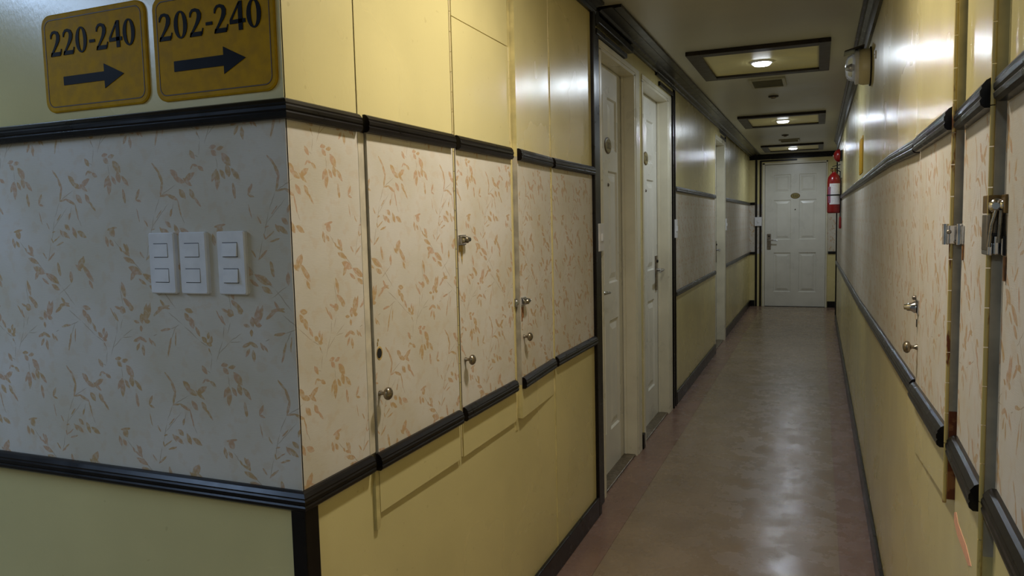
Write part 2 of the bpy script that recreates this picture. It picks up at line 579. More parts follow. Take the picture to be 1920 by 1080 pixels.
# ------------------------------------------------------------------ sign wall (front)
wf = structure('wall_front', (-2.7, YF, 0))
build('plaster', MB().box((-4.5, YF + 0.004, 0), (XL - 0.006, YF + 0.12, CEIL)), CREAM, wf)
build('upper_panel', MB().box((-4.5, YF, RU0 + 0.01), (XL, YF + 0.004, CEIL)), YELLOW, wf)
build('wallpaper_panel', MB().box((-4.5, YF, RL0 + 0.01), (XL, YF + 0.004, RU0 + 0.01)), PAPER_FRONT, wf)
build('lower_panel', MB().box((-4.5, YF, 0.0), (XL, YF + 0.004, RL0 + 0.01)), YELLOW, wf)
mb = MB(); rail_along_x(mb, YF, -1, -4.5, XL, RU0, True)
build('chair_rail', mb, BLACK, wf)
mb = MB(); rail_along_x(mb, YF, -1, -4.5, XL, RL0, True)
build('chair_rail', mb, BLACK, wf)
build('corner_post', MB().box((XL - 0.020, YF - 0.012, 0.0), (XL + 0.012, YF + 0.028, RL0 + 0.004)), BLACK, wf, bevel=0.002)
b_ = build('baseboard_front', MB().box((-4.5, YF - 0.012, 0), (XL - 0.02, YF, 0.085)), BLACK, bevel=0.003)
b_['kind'] = 'structure'

# ------------------------------------------------------------------ left wall
wl = structure('wall_left', (XL, 2.0, 0))
build('plaster', MB().box((XL - 0.10, YF + 0.12, 0), (XL - 0.004, YJ - 0.002, CEIL)), CREAM, wl)


def left_board(name, y0, y1, z0, z1, m, proud=0.0):
    return build(name, MB().box((XL - 0.004, y0, z0), (XL + proud, y1, z1)), m, wl)


left_board('upper_panel', YF + 0.001, 1.316, RU0 + 0.01, CEIL, YELLOW)
left_board('wallpaper_panel', YF + 0.001, 1.316, RL0 + 0.01, RU0 + 0.009, PAPER_A)
left_board('lower_panel', YF + 0.001, 2.511, 0.0, RL0 + 0.009, YELLOW)
left_board('upper_panel', 2.516, YJ, RU0 + 0.01, CEIL, YELLOW)
left_board('wallpaper_panel', 2.516, YJ, RL0 + 0.01, RU0 + 0.009, PAPER_L)
left_board('lower_panel', 2.516, YJ, 0.0, RL0 + 0.009, YELLOW)
left_board('batten', 1.3165, 1.3385, RL1, RU0, CREAM, 0.0006)
left_board('batten', 1.3225, 1.3365, 0.615, RL1 - 0.03, EDGE_Y, 0.007)
left_board('batten', 2.1305, 2.1465, 0.615, CEIL, EDGE_Y, 0.003)
left_board('batten', 2.5115, 2.5155, 0.085, CEIL, EDGE_Y, 0.0025)
left_board('upper_panel', 1.748, 2.119, 1.783, CEIL, YELLOW, 0.0068)
for z in (RU0, RL0):
    mb = MB(); rail_along_y(mb, XL, 1, YF, 1.314, z, None, None, True)
    build('chair_rail', mb, BLACK, wl)
    mb = MB(); rail_along_y(mb, XL, 1, 2.522, 3.035, z)
    build('chair_rail', mb, BLACK, wl)
# trim on the free end of the cupboard wall
build('corner_post', MB().box((XL - 0.055, 3.030, 0.0), (XL + 0.014, YJ + 0.008, CEIL - 0.02)), BLACK, wl, bevel=0.003)

# corridor part of the wall, with its three door openings
SEG = [(3.07, 3.25, 0.0), (3.94, 4.10, 0.0), (4.87, 7.25, 0.0), (8.03, YE, -0.018)]
D3X = XC - 0.008
mb = MB()
for y0, y1, dx in SEG:
    mb.box((XC - 0.16, y0, 0), (XC - 0.004 + dx, y1, CEIL))
for y0, y1 in ((3.25, 3.94), (4.10, 4.87), (7.25, 8.03)):
    mb.box((XC - 0.16, y0, 2.012), (XC - 0.004, y1, CEIL))
build('plaster', mb, CREAM, wl)


def corridor_board(name, y0, y1, z0, z1, m, dx=0.0):
    return build(name, MB().box((XC - 0.004 + dx, y0, z0), (XC + dx, y1, z1)), m, wl)


for y0, y1, dx in SEG:
    if y1 - y0 > 1:
        corridor_board('upper_panel', y0, y1, RU0 + 0.01, CEIL, YELLOW, dx)
        corridor_board('wallpaper_panel', y0, y1, RL0 + 0.01, RU0 + 0.01, PAPER_L, dx)
        corridor_board('lower_panel', y0, y1, 0, RL0 + 0.01, YELLOW, dx)
    else:
        corridor_board('upper_panel', y0, y1, 0, CEIL, YELLOW, dx)
for y0, y1 in ((3.25, 3.94), (4.10, 4.87), (7.25, 8.03)):
    corridor_board('upper_panel', y0, y1, 2.012, CEIL, YELLOW)
for y0, y1, dx in ((5.10, 7.225, 0), (8.16, YE, -0.018)):
    for z in (RU0, RL0):
        mb = MB(); rail_along_y(mb, XC + dx, 1, y0, y1, z)
        build('chair_rail', mb, BLACK, wl)


def baseboard(name, a, b):
    o = build(name, MB().box(a, b), BLACK, bevel=0.003)
    o['kind'] = 'structure'
    return o


baseboard('baseboard_left', (XL, YF + 0.030, 0), (XL + 0.014, 3.029, 0.085))
baseboard('baseboard_left', (XC, 4.030, 0), (XC + 0.014, 4.075, 0.085))
baseboard('baseboard_left', (XC, 5.11, 0), (XC + 0.014, 7.225, 0.085))
baseboard('baseboard_left', (XC - 0.018, 8.165, 0), (XC - 0.004, YE, 0.085))


# ------------------------------------------------------------------ right wall
wr = structure('wall_right', (XR, 4.0, 0))
YRE = 9.80
mb = MB().box((XR + 0.004, -2.3, 0), (XR + 0.12, YRE, CEIL))
mb.box((XR + 0.12, YRE - 0.05, 0), (0.62, YRE, CEIL)).box((0.42, YRE, 0), (0.62, YE, CEIL))
build('plaster', mb, CREAM, wr)


def right_board(name, y0, y1, z0, z1, m, proud=0.0):
    return build(name, MB().box((XR + 0.004, y0, z0), (XR - proud, y1, z1)), m, wr)


# the chair rails on this wall run slightly out of level: (y, top of rail)
LOW_LINE = [(1.905, 0.884), (4.4, 0.817), (YRE, 0.735)]
UP_LINE = [(1.93, 1.430), (2.6, 1.445), (7.1, 1.462), (YRE, 1.470)]


def sloped_board(name, lo, hi, m, proud=0.0):
    """lo, hi: lists of (y, z) with the same y values"""
    mb = MB()
    a, c = XR - proud, XR + 0.004
    for (y0, l0), (y1, l1), (_, h0), (_, h1) in zip(lo, lo[1:], hi, hi[1:]):
        mb.hexa([(a, y0, l0), (c, y0, l0), (c, y1, l1), (a, y1, l1), (a, y0, h0), (c, y0, h0), (c, y1, h1), (a, y1, h1)])
    return build(name, mb, m, wr)


def interp(line, y):
    for (a, u), (c, v) in zip(line, line[1:]):
        if y <= c:
            return u + (v - u) * (y - a) / (c - a)
    return line[-1][1]


ys = [1.904, 2.6, 4.4, 7.1, YRE]
low = [(y, interp(LOW_LINE, y) - 0.018) for y in ys]
upp = [(y, interp(UP_LINE, y) - 0.018) for y in ys]
sloped_board('lower_panel', [(y, 0.0) for y in ys], low, YELLOW)
sloped_board('wallpaper_panel', low, upp, PAPER_R)
sloped_board('upper_panel', upp, [(y, CEIL) for y in ys], YELLOW)
right_board('upper_panel', -2.3, 0.795, 1.41, CEIL, YELLOW)
right_board('wallpaper_panel', -2.3, 0.795, 0.90, 1.41, PAPER_R)
right_board('lower_panel', -2.3, 0.795, 0, 0.90, YELLOW)
right_board('lower_panel', 0.795, 1.904, 0, 0.80, YELLOW)
right_board('upper_panel', 0.795, 1.904, 2.03, CEIL, YELLOW)
right_board('jamb_panel', 0.795, 1.904, 0.80, 2.03, EDGE)
for line in (LOW_LINE, UP_LINE):
    mb = MB()
    for (a, u), (c, v) in zip(line, line[1:]):
        rail_along_y(mb, XR, -1, a, c, u - 0.036, None, v - 0.036)
    build('chair_rail', mb, BLACK, wr)
for z in (1.388, 0.880):
    mb = MB(); rail_along_y(mb, XR, -1, -2.3, 0.79, z)
    build('chair_rail', mb, BLACK, wr)
build('corner_post', MB().box((XR - 0.014, YRE - 0.03, 0), (XR + 0.03, YRE + 0.012, CEIL - 0.01)), BLACK, wr, bevel=0.003)
baseboard('baseboard_right', (XR - 0.013, -2.3, 0), (XR, YRE - 0.031, 0.085))

# ------------------------------------------------------------------ end wall
we = structure('wall_end', (-0.3, YE, 0))
XE0 = XC - 0.018
build('plaster', MB().box((XE0 - 0.16, YE + 0.004, 0), (-0.735, YE + 0.15, CEIL)).box((0.118, YE + 0.004, 0), (0.62, YE + 0.15, CEIL))
      .box((-0.735, YE + 0.004, 2.03), (0.118, YE + 0.15, CEIL)).box((-0.735, YE + 0.08, 0), (0.118, YE + 0.15, 2.03)), CREAM, we)
for x0, x1 in ((XE0, -0.735), (0.118, 0.42)):
    build('upper_panel', MB().box((x0, YE, RU0 + 0.01), (x1, YE + 0.004, CEIL)), YELLOW, we)
    build('wallpaper_panel', MB().box((x0, YE, RL0 + 0.01), (x1, YE + 0.004, RU0 + 0.01)), PAPER_E, we)
    build('lower_panel', MB().box((x0, YE, 0), (x1, YE + 0.004, RL0 + 0.01)), YELLOW, we)
build('upper_panel', MB().box((-0.735, YE, 2.03), (0.118, YE + 0.004, CEIL)), YELLOW, we)
for x0, x1 in ((XE0, -0.835), (0.13, 0.42)):
    for z in (RU0, RL0):
        mb = MB(); rail_along_x(mb, YE, -1, x0, x1, z)
        build('chair_rail', mb, BLACK, we)
baseboard('baseboard_end', (XE0 + 0.014, YE - 0.014, 0), (-0.838, YE, 0.085))
baseboard('baseboard_end', (0.125, YE - 0.014, 0), (0.42, YE, 0.085))

# unseen enclosure of the side hall around the camera
wb = structure('wall_rear', (-2.0, -2.3, 0))
build('plaster', MB().box((-4.6, -2.4, 0), (0.4, -2.3, CEIL)), WHITE, wb)
wsd = structure('wall_side', (-4.5, -0.6, 0))
build('plaster', MB().box((-4.6, -2.3, 0), (-4.5, YF + 0.1, CEIL)), WHITE, wsd)

# ------------------------------------------------------------------ crown mouldings
def crown(name, x, s, y0, y1, out, down, m=BLACK):
    prof = [(0, 0), (0, -down), (0.012, -down), (0.016, -down * 0.72), (out * 0.30, -down * 0.62), (out * 0.36, -down * 0.4),
            (out * 0.7, -down * 0.30), (out * 0.76, -0.014), (out, -0.012), (out, 0)]
    o = build(name, MB().loft([[(x + s * a, y0, CEIL + c) for a, c in prof], [(x + s * a, y1, CEIL + c) for a, c in prof]], 0, False), m)
    o['kind'] = 'structure'
    return o


crown('trim_1', XL, 1, YF + 0.01, 3.075, 0.05, 0.045)
crown('trim_2', XC, 1, 3.13, YE, 0.132, 0.030)
crown('trim_3', XR, -1, -2.3, YRE, 0.045, 0.115)
o = build('trim_4', MB().box((XE0, YE - 0.05, CEIL - 0.045), (0.42, YE, CEIL)).box((XE0, YE - 0.02, CEIL - 0.07), (0.42, YE, CEIL - 0.044)), BLACK)
o['kind'] = 'structure'
# short return that crosses from the cupboard wall crown to the corridor crown
o = build('trim_5', MB().box((XC, 3.078, CEIL - 0.075), (XL + 0.012, 3.128, CEIL)), BLACK)
o['kind'] = 'structure'


# ------------------------------------------------------------------ room doors
def leaf_mesh(w, h, panels, P):
    """P(u, d, z) -> world; u along width, d outwards from the leaf face"""
    mb = MB()
    us = sorted({0.0, w} | {p[0] for p in panels} | {p[1] for p in panels})
    zs = sorted({0.0, h} | {p[2] for p in panels} | {p[3] for p in panels})
    inside = lambda a, b, c, d: any(p[0] <= a + 1e-6 and b <= p[1] + 1e-6 and p[2] <= c + 1e-6 and d <= p[3] + 1e-6 for p in panels)
    for i in range(len(us) - 1):
        for j in range(len(zs) - 1):
            if not inside(us[i], us[i + 1], zs[j], zs[j + 1]):
                mb.face([P(us[i], 0, zs[j]), P(us[i + 1], 0, zs[j]), P(us[i + 1], 0, zs[j + 1]), P(us[i], 0, zs[j + 1])])
    for (a, b, c, d) in panels:
        prev = None
        for ins, dep in ((0, 0), (0.008, -0.009), (0.022, -0.009), (0.050, -0.001)):
            r = [P(a + ins, dep, c + ins), P(b - ins, dep, c + ins), P(b - ins, dep, d - ins), P(a + ins, dep, d - ins)]
            if prev:
                for k in range(4):
                    mb.face([prev[k], prev[(k + 1) % 4], r[(k + 1) % 4], r[k]])
            prev = r
        mb.face(prev)
    t = -0.04
    mb.face([P(0, t, 0), P(0, t, h), P(w, t, h), P(w, t, 0)])
    mb.face([P(0, 0, 0), P(0, t, 0), P(w, t, 0), P(w, 0, 0)])
    mb.face([P(0, 0, h), P(w, 0, h), P(w, t, h), P(0, t, h)])
    mb.face([P(0, 0, 0), P(0, 0, h), P(0, t, h), P(0, t, 0)])
    mb.face([P(w, 0, 0), P(w, t, 0), P(w, t, h), P(w, 0, h)])
    return mb


def six_panels(w, h):
    s = 0.115 * w / 0.78
    m = 0.105 * w / 0.78
    c0, c1 = (s, (w - m) / 2), ((w + m) / 2, w - s)
    out = []
    for (z0, z1) in ((0.205, 0.76), (0.945, 1.50), (1.60, 1.855)):
        for c in (c0, c1):
            out.append((c[0], c[1], z0, z1))
    return out


# serif numerals as small flat pieces; unit cell is 1 high and about 0.66 wide
def glyph(ch):
    q = []
    if ch == '0':
        n = 24
        for k in range(n):
            a, b = 2 * PI * k / n, 2 * PI * (k + 1) / n
            o = lambda t: (0.33 + 0.31 * math.cos(t), 0.5 + 0.5 * math.sin(t))
            i = lambda t: (0.33 + 0.13 * math.cos(t), 0.5 + 0.44 * math.sin(t))
            q.append([o(a), o(b), i(b), i(a)])
    elif ch == '4':
        q += [[(0.38, 0.0), (0.56, 0.0), (0.56, 1.0), (0.38, 0.93)], [(0.0, 0.24), (0.68, 0.24), (0.68, 0.38), (0.0, 0.38)],
              [(0.0, 0.38), (0.10, 0.38), (0.50, 1.0), (0.42, 1.0)]]
    elif ch == '1':
        q += [[(0.26, 0.0), (0.44, 0.0), (0.44, 1.0), (0.26, 0.92)], [(0.12, 0.0), (0.58, 0.0), (0.58, 0.06), (0.12, 0.06)],
              [(0.10, 0.82), (0.14, 0.78), (0.30, 0.88), (0.40, 1.0)]]
    elif ch == '2':
        path = [(0.06, 0.70, 0.05), (0.09, 0.83, 0.09), (0.18, 0.93, 0.10), (0.31, 0.945, 0.11), (0.43, 0.89, 0.15), (0.485, 0.77, 0.19),
                (0.47, 0.64, 0.19), (0.40, 0.50, 0.15), (0.30, 0.36, 0.11), (0.19, 0.22, 0.09), (0.09, 0.10, 0.08)]
        L, R = [], []
        for k, (x, y, w) in enumerate(path):
            a, b = path[max(0, k - 1)], path[min(len(path) - 1, k + 1)]
            d = Vector((b[0] - a[0], b[1] - a[1])).normalized()
            L.append((x - d.y * w / 2, y + d.x * w / 2))
            R.append((x + d.y * w / 2, y - d.x * w / 2))
        for k in range(len(path) - 1):
            q.append([L[k], L[k + 1], R[k + 1], R[k]])
        q.append([(0.02, 0.0), (0.56, 0.0), (0.60, 0.155), (0.06, 0.155)])
        q.append([(0.54, 0.05), (0.60, 0.05), (0.65, 0.26), (0.61, 0.27)])
        q.append([(0.02, 0.0), (0.08, 0.0), (0.15, 0.16), (0.05, 0.12)])
    elif ch == '-':
        q.append([(0.05, 0.33), (0.35, 0.33), (0.35, 0.44), (0.05, 0.44)])
    return q


def text_mesh(txt, P, x0, z0, width, height, depth=0.0012):
    adv = [0.40 if c == '-' else 0.72 for c in txt]
    k = width / (sum(adv) - 0.05)
    mb, x = MB(), 0.0
    for c, a in zip(txt, adv):
        for piece in glyph(c):
            lo = [P(x0 + (x + px) * k, 0, z0 + pz * height) for px, pz in piece]
            hi = [P(x0 + (x + px) * k, depth, z0 + pz * height) for px, pz in piece]
            mb.loft([lo, hi], 0, False)
        x += a
    return mb


def oval_plate(P, u, z, a, b, d0, d1, n=28):
    R = lambda s, d: [P(u + a * s * math.cos(2 * PI * k / n), d, z + b * s * math.sin(2 * PI * k / n)) for k in range(n)]
    return MB().loft([R(1, d0), R(1, d1 * 0.6 + d0 * 0.4), R(0.94, d1)], 0, False)


def room_door(root, w, P, number, plate_z, hand, lever_z=0.93, x_num=0.5):
    """P maps (u, d, z) of this door to world. hand = +1: handle at u = w side"""
    leaf = build('door_leaf', leaf_mesh(w, 1.995, six_panels(w, 1.995), lambda u, d, z: P(u, d, z + 0.006)), WHITE, root)
    pl = build('number_plate', oval_plate(P, w * x_num, plate_z, 0.062, 0.040, 0.0, 0.004), GOLD_D, root)
    build('plate_face', oval_plate(P, w * x_num, plate_z, 0.055, 0.034, 0.003, 0.0052), PLATE, pl)
    build('numerals', text_mesh(number, lambda u, d, z: P(u, d + 0.0050, z), w * x_num - 0.034, plate_z - 0.017, 0.068, 0.034, 0.0008), INK_B, pl)
    mb = MB()
    o = Vector(P(w * x_num, -0.001, plate_z - 0.19))
    ax = Vector(P(0, 1, 0)) - Vector(P(0, 0, 0))
    mb.lathe(o, ax, [(0, 0.009), (0.004, 0.009), (0.006, 0.006)], 14)
    ph = build('peephole', mb, STEEL, root)
    build('peephole_lens', MB().lathe(o + ax * 0.0055, ax, [(0, 0.0055), (0.001, 0.0045)], 12), SLOT, ph)
    uh = w - 0.055 if hand > 0 else 0.055
    mb = MB()
    a, c = uh - 0.026, uh + 0.026
    mb.hexa([P(a, 0, lever_z - 0.13), P(c, 0, lever_z - 0.13), P(c, 0.009, lever_z - 0.13), P(a, 0.009, lever_z - 0.13),
             P(a, 0, lever_z + 0.09), P(c, 0, lever_z + 0.09), P(c, 0.009, lever_z + 0.09), P(a, 0.009, lever_z + 0.09)])
    hd = build('door_handle', mb, STEEL, root, bevel=0.003)
    mb = MB()
    out = hand * 1.0
    q = [P(uh, 0.006, lever_z), P(uh, 0.040, lever_z), P(uh + out * 0.010, 0.050, lever_z), P(uh + out * 0.05, 0.052, lever_z - 0.002),
         P(uh + out * 0.095, 0.050, lever_z - 0.006)] if root.get('lever_out') else \
        [P(uh, 0.006, lever_z), P(uh, 0.040, lever_z), P(uh - out * 0.010, 0.050, lever_z), P(uh - out * 0.06, 0.052, lever_z - 0.002),
         P(uh - out * 0.115, 0.050, lever_z - 0.006)]
    mb.tube(q, [0.010, 0.009, 0.009, 0.008, 0.007], 10)
    build('lever', mb, CHROME, hd)
    build('keyhole', MB().lathe(Vector(P(uh, 0.0085, lever_z + 0.055)), ax, [(0, 0.010), (0.006, 0.010), (0.008, 0.007)], 14), SLOT, hd)
    return leaf


def left_door(name, y0, y1, xl, xface, number, ynum, hand, zl, near_casing, far_casing, label):
    root = structure(name, (xl, (y0 + y1) / 2, 0), label)
    w = y1 - y0 - 0.008
    P = lambda u, d, z: (xl + d, y0 + 0.004 + u, z)
    room_door(root, w, P, number, 1.628, hand, zl, (ynum - y0) / w)
    fr = MB()
    xb = xl - 0.05
    # jambs and head
    fr.box((xb, y1, 0), (xface + 0.006, y1 + 0.030, 2.012))
    fr.box((xb, y0 - 0.030, 0), (xface + 0.006, y0, 2.012))
    fr.box((xb, y0 - 0.030, 2.004), (xface + 0.006, y1 + 0.030, 2.020))
    # stop bead just in front of the leaf
    fr.box((xl + 0.002, y1 - 0.008, 0), (xl + 0.016, y1, 2.004))
    f = build('door_frame', fr, FRAME, root, bevel=0.0015)
    cs = MB()
    if far_casing:
        cs.box((xface, y1 + 0.0302, 0), (xface + 0.0085, y1 + 0.03 + far_casing, 2.045))
    if near_casing:
        cs.box((xface, y0 - 0.03 - near_casing, 0), (xface + 0.0085, y0 - 0.0302, 2.045))
    cs.box((xface, y0 - 0.03, 2.0205), (xface + 0.0085, y1 + 0.03, 2.045))
    build('casing', cs, FRAME, root, bevel=0.002)
    build('threshold', MB().box((xl - 0.02, y0, 0.0), (xface - 0.004, y1, 0.010)), STEEL, root, bevel=0.003)
    return root


d1 = left_door('door_1', 3.27, 3.905, -0.957, XC, '202', 3.625, -1, 0.93, 0.0, 0.085,
               'nearest white panelled room door on the left, beside the cupboard wall')
d2 = left_door('door_2', 4.13, 4.845, -0.957, XC, '204', 4.50, 1, 0.945, 0.0, 0.085,
               'second white panelled room door on the left, with a steel lever handle')
d3 = left_door('door_3', 7.29, 8.00, -0.972, XC - 0.004, '206', 7.64, 1, 0.945, 0.0, 0.07,
               'farthest white room door on the left, seen almost edge on')
# end door
ROT_X0, ROT_X1 = -0.700, 0.095
d4 = structure('door_4', (-0.3, YE, 0), 'white six-panel door closing the far end of the corridor')
Pe = lambda u, d, z: (ROT_X0 + u, YE + 0.012 - d, z)
room_door(d4, ROT_X1 - ROT_X0, Pe, '212', 1.560, -1, 0.945, 0.505)
fr = MB().box((-0.735, YE - 0.010, 0), (ROT_X0 - 0.003, YE + 0.05, 2.03)).box((ROT_X1 + 0.003, YE - 0.010, 0), (0.118, YE + 0.05, 2.03))
fr.box((-0.735, YE - 0.010, 2.008), (0.118, YE + 0.05, 2.0305))
build('door_frame', fr, FRAME, d4, bevel=0.002)
build('threshold', MB().box((ROT_X0, YE - 0.01, 0), (ROT_X1, YE + 0.02, 0.005)), SLOT, d4)


# stepped double trim beside and above each door
def door_trim(name, x, y_out, y_in, yo_end, yi_end, zo, zi, w=0.026, down_to=0.0):
    mb = MB()
    p = 0.014
    mb.box((x, y_out, down_to), (x + p, y_out + w, zo))
    mb.box((x, min(y_out, yo_end), zo), (x + p, max(y_out + w, yo_end), zo + w))
    mb.box((x, y_in, down_to), (x + p, y_in + w, zi))
    mb.box((x, min(y_in, yi_end), zi), (x + p, max(y_in + w, yi_end), zi + w))
    o = build(name, mb, BLACK, bevel=0.0025)
    o['kind'] = 'structure'
    return o


mb = MB().box((XC, 3.085, 2.092), (XC + 0.03, 3.80, 2.122)).box((XC, 3.15, 2.048), (XC + 0.022, 3.70, 2.072)).box((XC, 3.150, 0), (XC + 0.014, 3.205, 2.050))
o = build('trim_6', mb, BLACK, bevel=0.003); o['kind'] = 'structure'
door_trim('trim_7', XC, 5.060, 4.992, 4.48, 4.57, 2.105, 2.058)
door_trim('trim_8', XC - 0.012, 8.125, 8.085, 7.60, 7.68, 2.095, 2.052)
mb = MB().box((-0.832, YE - 0.014, 0), (-0.804, YE, 2.098)).box((-0.832, YE - 0.014, 2.098), (-0.208, YE, 2.122))
mb.box((-0.772, YE - 0.014, 0), (-0.746, YE, 2.048)).box((-0.772, YE - 0.014, 2.048), (-0.278, YE, 2.070))
o = build('trim_9', mb, BLACK, bevel=0.002); o['kind'] = 'structure'


# ------------------------------------------------------------------ cupboard doors
def hinge_mesh(x, y, z0, z1, r=0.0042, leafw=0.010, sgn=1):
    mb = MB()
    z = z0
    while z < z1 - 0.005:
        ze = min(z + 0.048, z1)
        mb.tube([(x, y, z), (x, y, ze)], r, 12)
        z = ze + 0.0014
    return mb


def wedge(mb, xw, s, y0, p0, y1, p1, z0, z1, mis):
    """board on a wall face xw with outward sign s; proud p0 at y0, p1 at y1. mis = (front, edges)"""
    za, zb = z0 if isinstance(z0, tuple) else (z0, z0)
    zc, zd = z1 if isinstance(z1, tuple) else (z1, z1)
    f = [(xw, y0, za), (xw + s * p0, y0, za), (xw + s * p1, y1, zb), (xw, y1, zb)]
    t = [(a, b, z) for (a, b, _), z in zip(f, (zc, zc, zd, zd))]
    mb.hexa(f + t, mis=[mis[1], mis[1], mis[1], mis[0], mis[1], mis[1]])
    return mb


def knob(parent, x, y, z, s, label='round metal knob'):
    mb = MB().lathe((x, y, z), (s, 0, 0), [(0, 0.0062), (0.003, 0.0058), (0.006, 0.0040), (0.012, 0.0038), (0.0145, 0.0075), (0.0165, 0.0118),
                                           (0.020, 0.0138), (0.0240, 0.0132), (0.0275, 0.0098), (0.0295, 0.005), (0.030, 0.0005)], 22)
    return build('knob', mb, NICKEL, parent)


def cupboard_door(label, side, y0, p0, y1, p1, zb, ztop, paper, hinge_y, hinge_m, rl, ru=RU0, z_paper_top=1.459, edge_low=None, up=None, rail_y0=None):
    uy, up_ = up or (y0, p0)
    s = 1 if side == 'left' else -1
    xw = XL if side == 'left' else XR
    r = thing('cupboard_door', (xw, (y0 + y1) / 2, zb[0] if isinstance(zb, tuple) else zb), label, 'cupboard door')
    mats = lambda m, e: [m, e]
    two = lambda v, d=0.0: (v[0] + d, v[1] + d) if isinstance(v, tuple) else (v + d, v + d)
    z_paper_top = two(ru, 0.012)
    build('upper_panel', wedge(MB(), xw, s, uy, up_, y1, p1, z_paper_top, ztop, (0, 1)), mats(YELLOW, EDGE_Y), r)
    build('wallpaper_panel', wedge(MB(), xw, s, y0, p0, y1, p1, two(rl, 0.012), z_paper_top, (0, 1)), mats(paper, EDGE), r)
    build('lower_panel', wedge(MB(), xw, s, y0, p0, y1, p1, zb, two(rl, 0.012), (0, 1)), mats(YELLOW, edge_low or EDGE_Y), r)
    for z in (ru, rl):
        mb = MB()
        rail_along_y(mb, xw + s * p0, s, (rail_y0 or y0) + 0.001, y1 - 0.008, two(z)[0], xw + s * p1, two(z)[1])
        build('chair_rail', mb, BLACK, r)
    if hinge_y:
        k = (hinge_y - y0) / (y1 - y0)
        ph = p0 + (p1 - p0) * max(0, min(1, k))
        build('piano_hinge', hinge_mesh(xw + s * (ph - 0.0015), hinge_y, zb + 0.005, ztop, 0.0026), hinge_m, r)
    return r


c1 = cupboard_door('left cupboard door nearest the sign corner, with an empty lock hole', 'left', 1.3395, 0.0065, 1.7265, 0.0095,
                   0.648, 2.10, PAPER_L, 1.7330, HINGE, RL0, up=(1.3185, 0.0012), rail_y0=1.3265)
c2 = cupboard_door('left cupboard door in the middle, with a chrome lock high up', 'left', 1.7445, 0.0085, 2.1175, 0.0075,
                   0.648, 1.7795, PAPER_L, 2.1235, HINGE, RL0)
c3 = cupboard_door('left cupboard door farthest along, with a lock just above its knob', 'left', 2.1500, 0.0175, 2.5000, 0.0012,
                   0.650, 2.10, PAPER_L, 2.5065, HINGE, RL0)
knob(c1, XL + 0.0066, 1.352, 0.905, 1)
knob(c2, XL + 0.0085, 1.768, 0.904, 1)
knob(c3, XL + 0.0160, 2.176, 0.905, 1)

# empty lock hole of door 1: a dark socket with splintered rim
mb = MB().lathe((XL + 0.0064, 1.3565, 0.990), (1, 0, 0), [(0, 0.0095), (0.0012, 0.0088)], 18, sy=1.2)
lh = build('lock_hole', mb, SLOT, c1)
mb = MB().lathe((XL + 0.0060, 1.3575, 0.9895), (1, 0, 0), [(0, 0.0125), (0.0010, 0.0118)], 18, sy=1.25)
mb.box((XL + 0.006, 1.3495, 1.006), (XL + 0.0078, 1.3515, 1.014)).box((XL + 0.006, 1.352, 1.016), (XL + 0.0078, 1.355, 1.021))
build('splintered_rim', mb, TORN, lh)


def barrel_lock(parent, x, y, z, k=1.0):
    """hasp plate, body and round lock barrel pointing along the wall"""
    mb = MB().box((x, y, z - 0.014 * k), (x + 0.004, y + 0.040 * k, z + 0.013 * k))
    h = build('hasp_lock', mb, CHROME, parent, bevel=0.0015)
    mb = MB().lathe((x + 0.006, y - 0.001, z), (0.25, 1, 0.02), [(0, 0.010 * k), (0.004, 0.011 * k), (0.018 * k, 0.011 * k), (0.019 * k, 0.009 * k), (0.030 * k, 0.0088 * k),
                                                                (0.031 * k, 0.0068 * k), (0.038 * k, 0.0064 * k), (0.040 * k, 0.0035 * k)], 18)
    build('lock_barrel', mb, CHROME, h)
    mb = MB().lathe((x + 0.006 + 0.0035, y + 0.014 * k, z), (1, 0, 0), [(0, 0.0085 * k), (0.012, 0.0082 * k), (0.0135, 0.0055 * k)], 16)
    build('lock_button', mb, NICKEL, h)
    return h


barrel_lock(c2, XL + 0.0085, 1.7475, 1.2185)
mb = MB()
for (a, b, c, d) in ((1.749, 1.772, 1.188, 1.205), (1.7625, 1.7695, 1.170, 1.189)):
    mb.box((XL + 0.008, a, c), (XL + 0.0094, b, d))
mb.face([(XL + 0.0093, 1.7625, 1.170), (XL + 0.0093, 1.7695, 1.170), (XL + 0.0093, 1.7665, 1.155)])
build('torn_paper', mb, TORN, c2)
barrel_lock(c3, XL + 0.0170, 2.1545, 1.0165)
mb = MB().box((XL, 2.128, 1.003), (XL + 0.010, 2.146, 1.028)).lathe((XL + 0.008, 2.139, 1.015), (0.5, -1, 0), [(0, 0.009), (0.006, 0.009), (0.008, 0.006)], 14)
build('strike_plate', mb, CHROME, c3, bevel=0.001)
mb = MB().box((XL + 0.0150, 2.157, 0.955), (XL + 0.0182, 2.166, 0.998)).box((XL + 0.0150, 2.170, 0.965), (XL + 0.0176, 2.178, 1.0))
build('rust_mark', mb, STAIN, c3)

r1 = cupboard_door('right cupboard door farthest from the camera, with a knob at its far edge', 'right', 1.3650, 0.0135, 1.8980, 0.003,
                   (0.794, 0.721), 2.03, PAPER_R, None, HINGE_R, (0.879, 0.844), (1.387, 1.394))
r2 = cupboard_door('right cupboard door between two hinge strips, second from the far one', 'right', 1.0830, 0.0130, 1.3530, 0.003,
                   0.640, 2.03, PAPER_R, None, HINGE_R, (0.877, 0.870), 1.384)
r3 = cupboard_door('right cupboard door cut off by the right edge of the photo', 'right', 0.8000, 0.012, 1.0700, 0.003,
                   0.640, 2.03, PAPER_R, None, HINGE_R, 0.880, 1.388)
for r, y, p, z0 in ((r1, 1.3615, 0.0165, 0.79), (r2, 1.0795, 0.0160, 0.30)):
    build('piano_hinge', hinge_mesh(XR - p, y, z0, 2.03, 0.0028), HINGE_R, r)
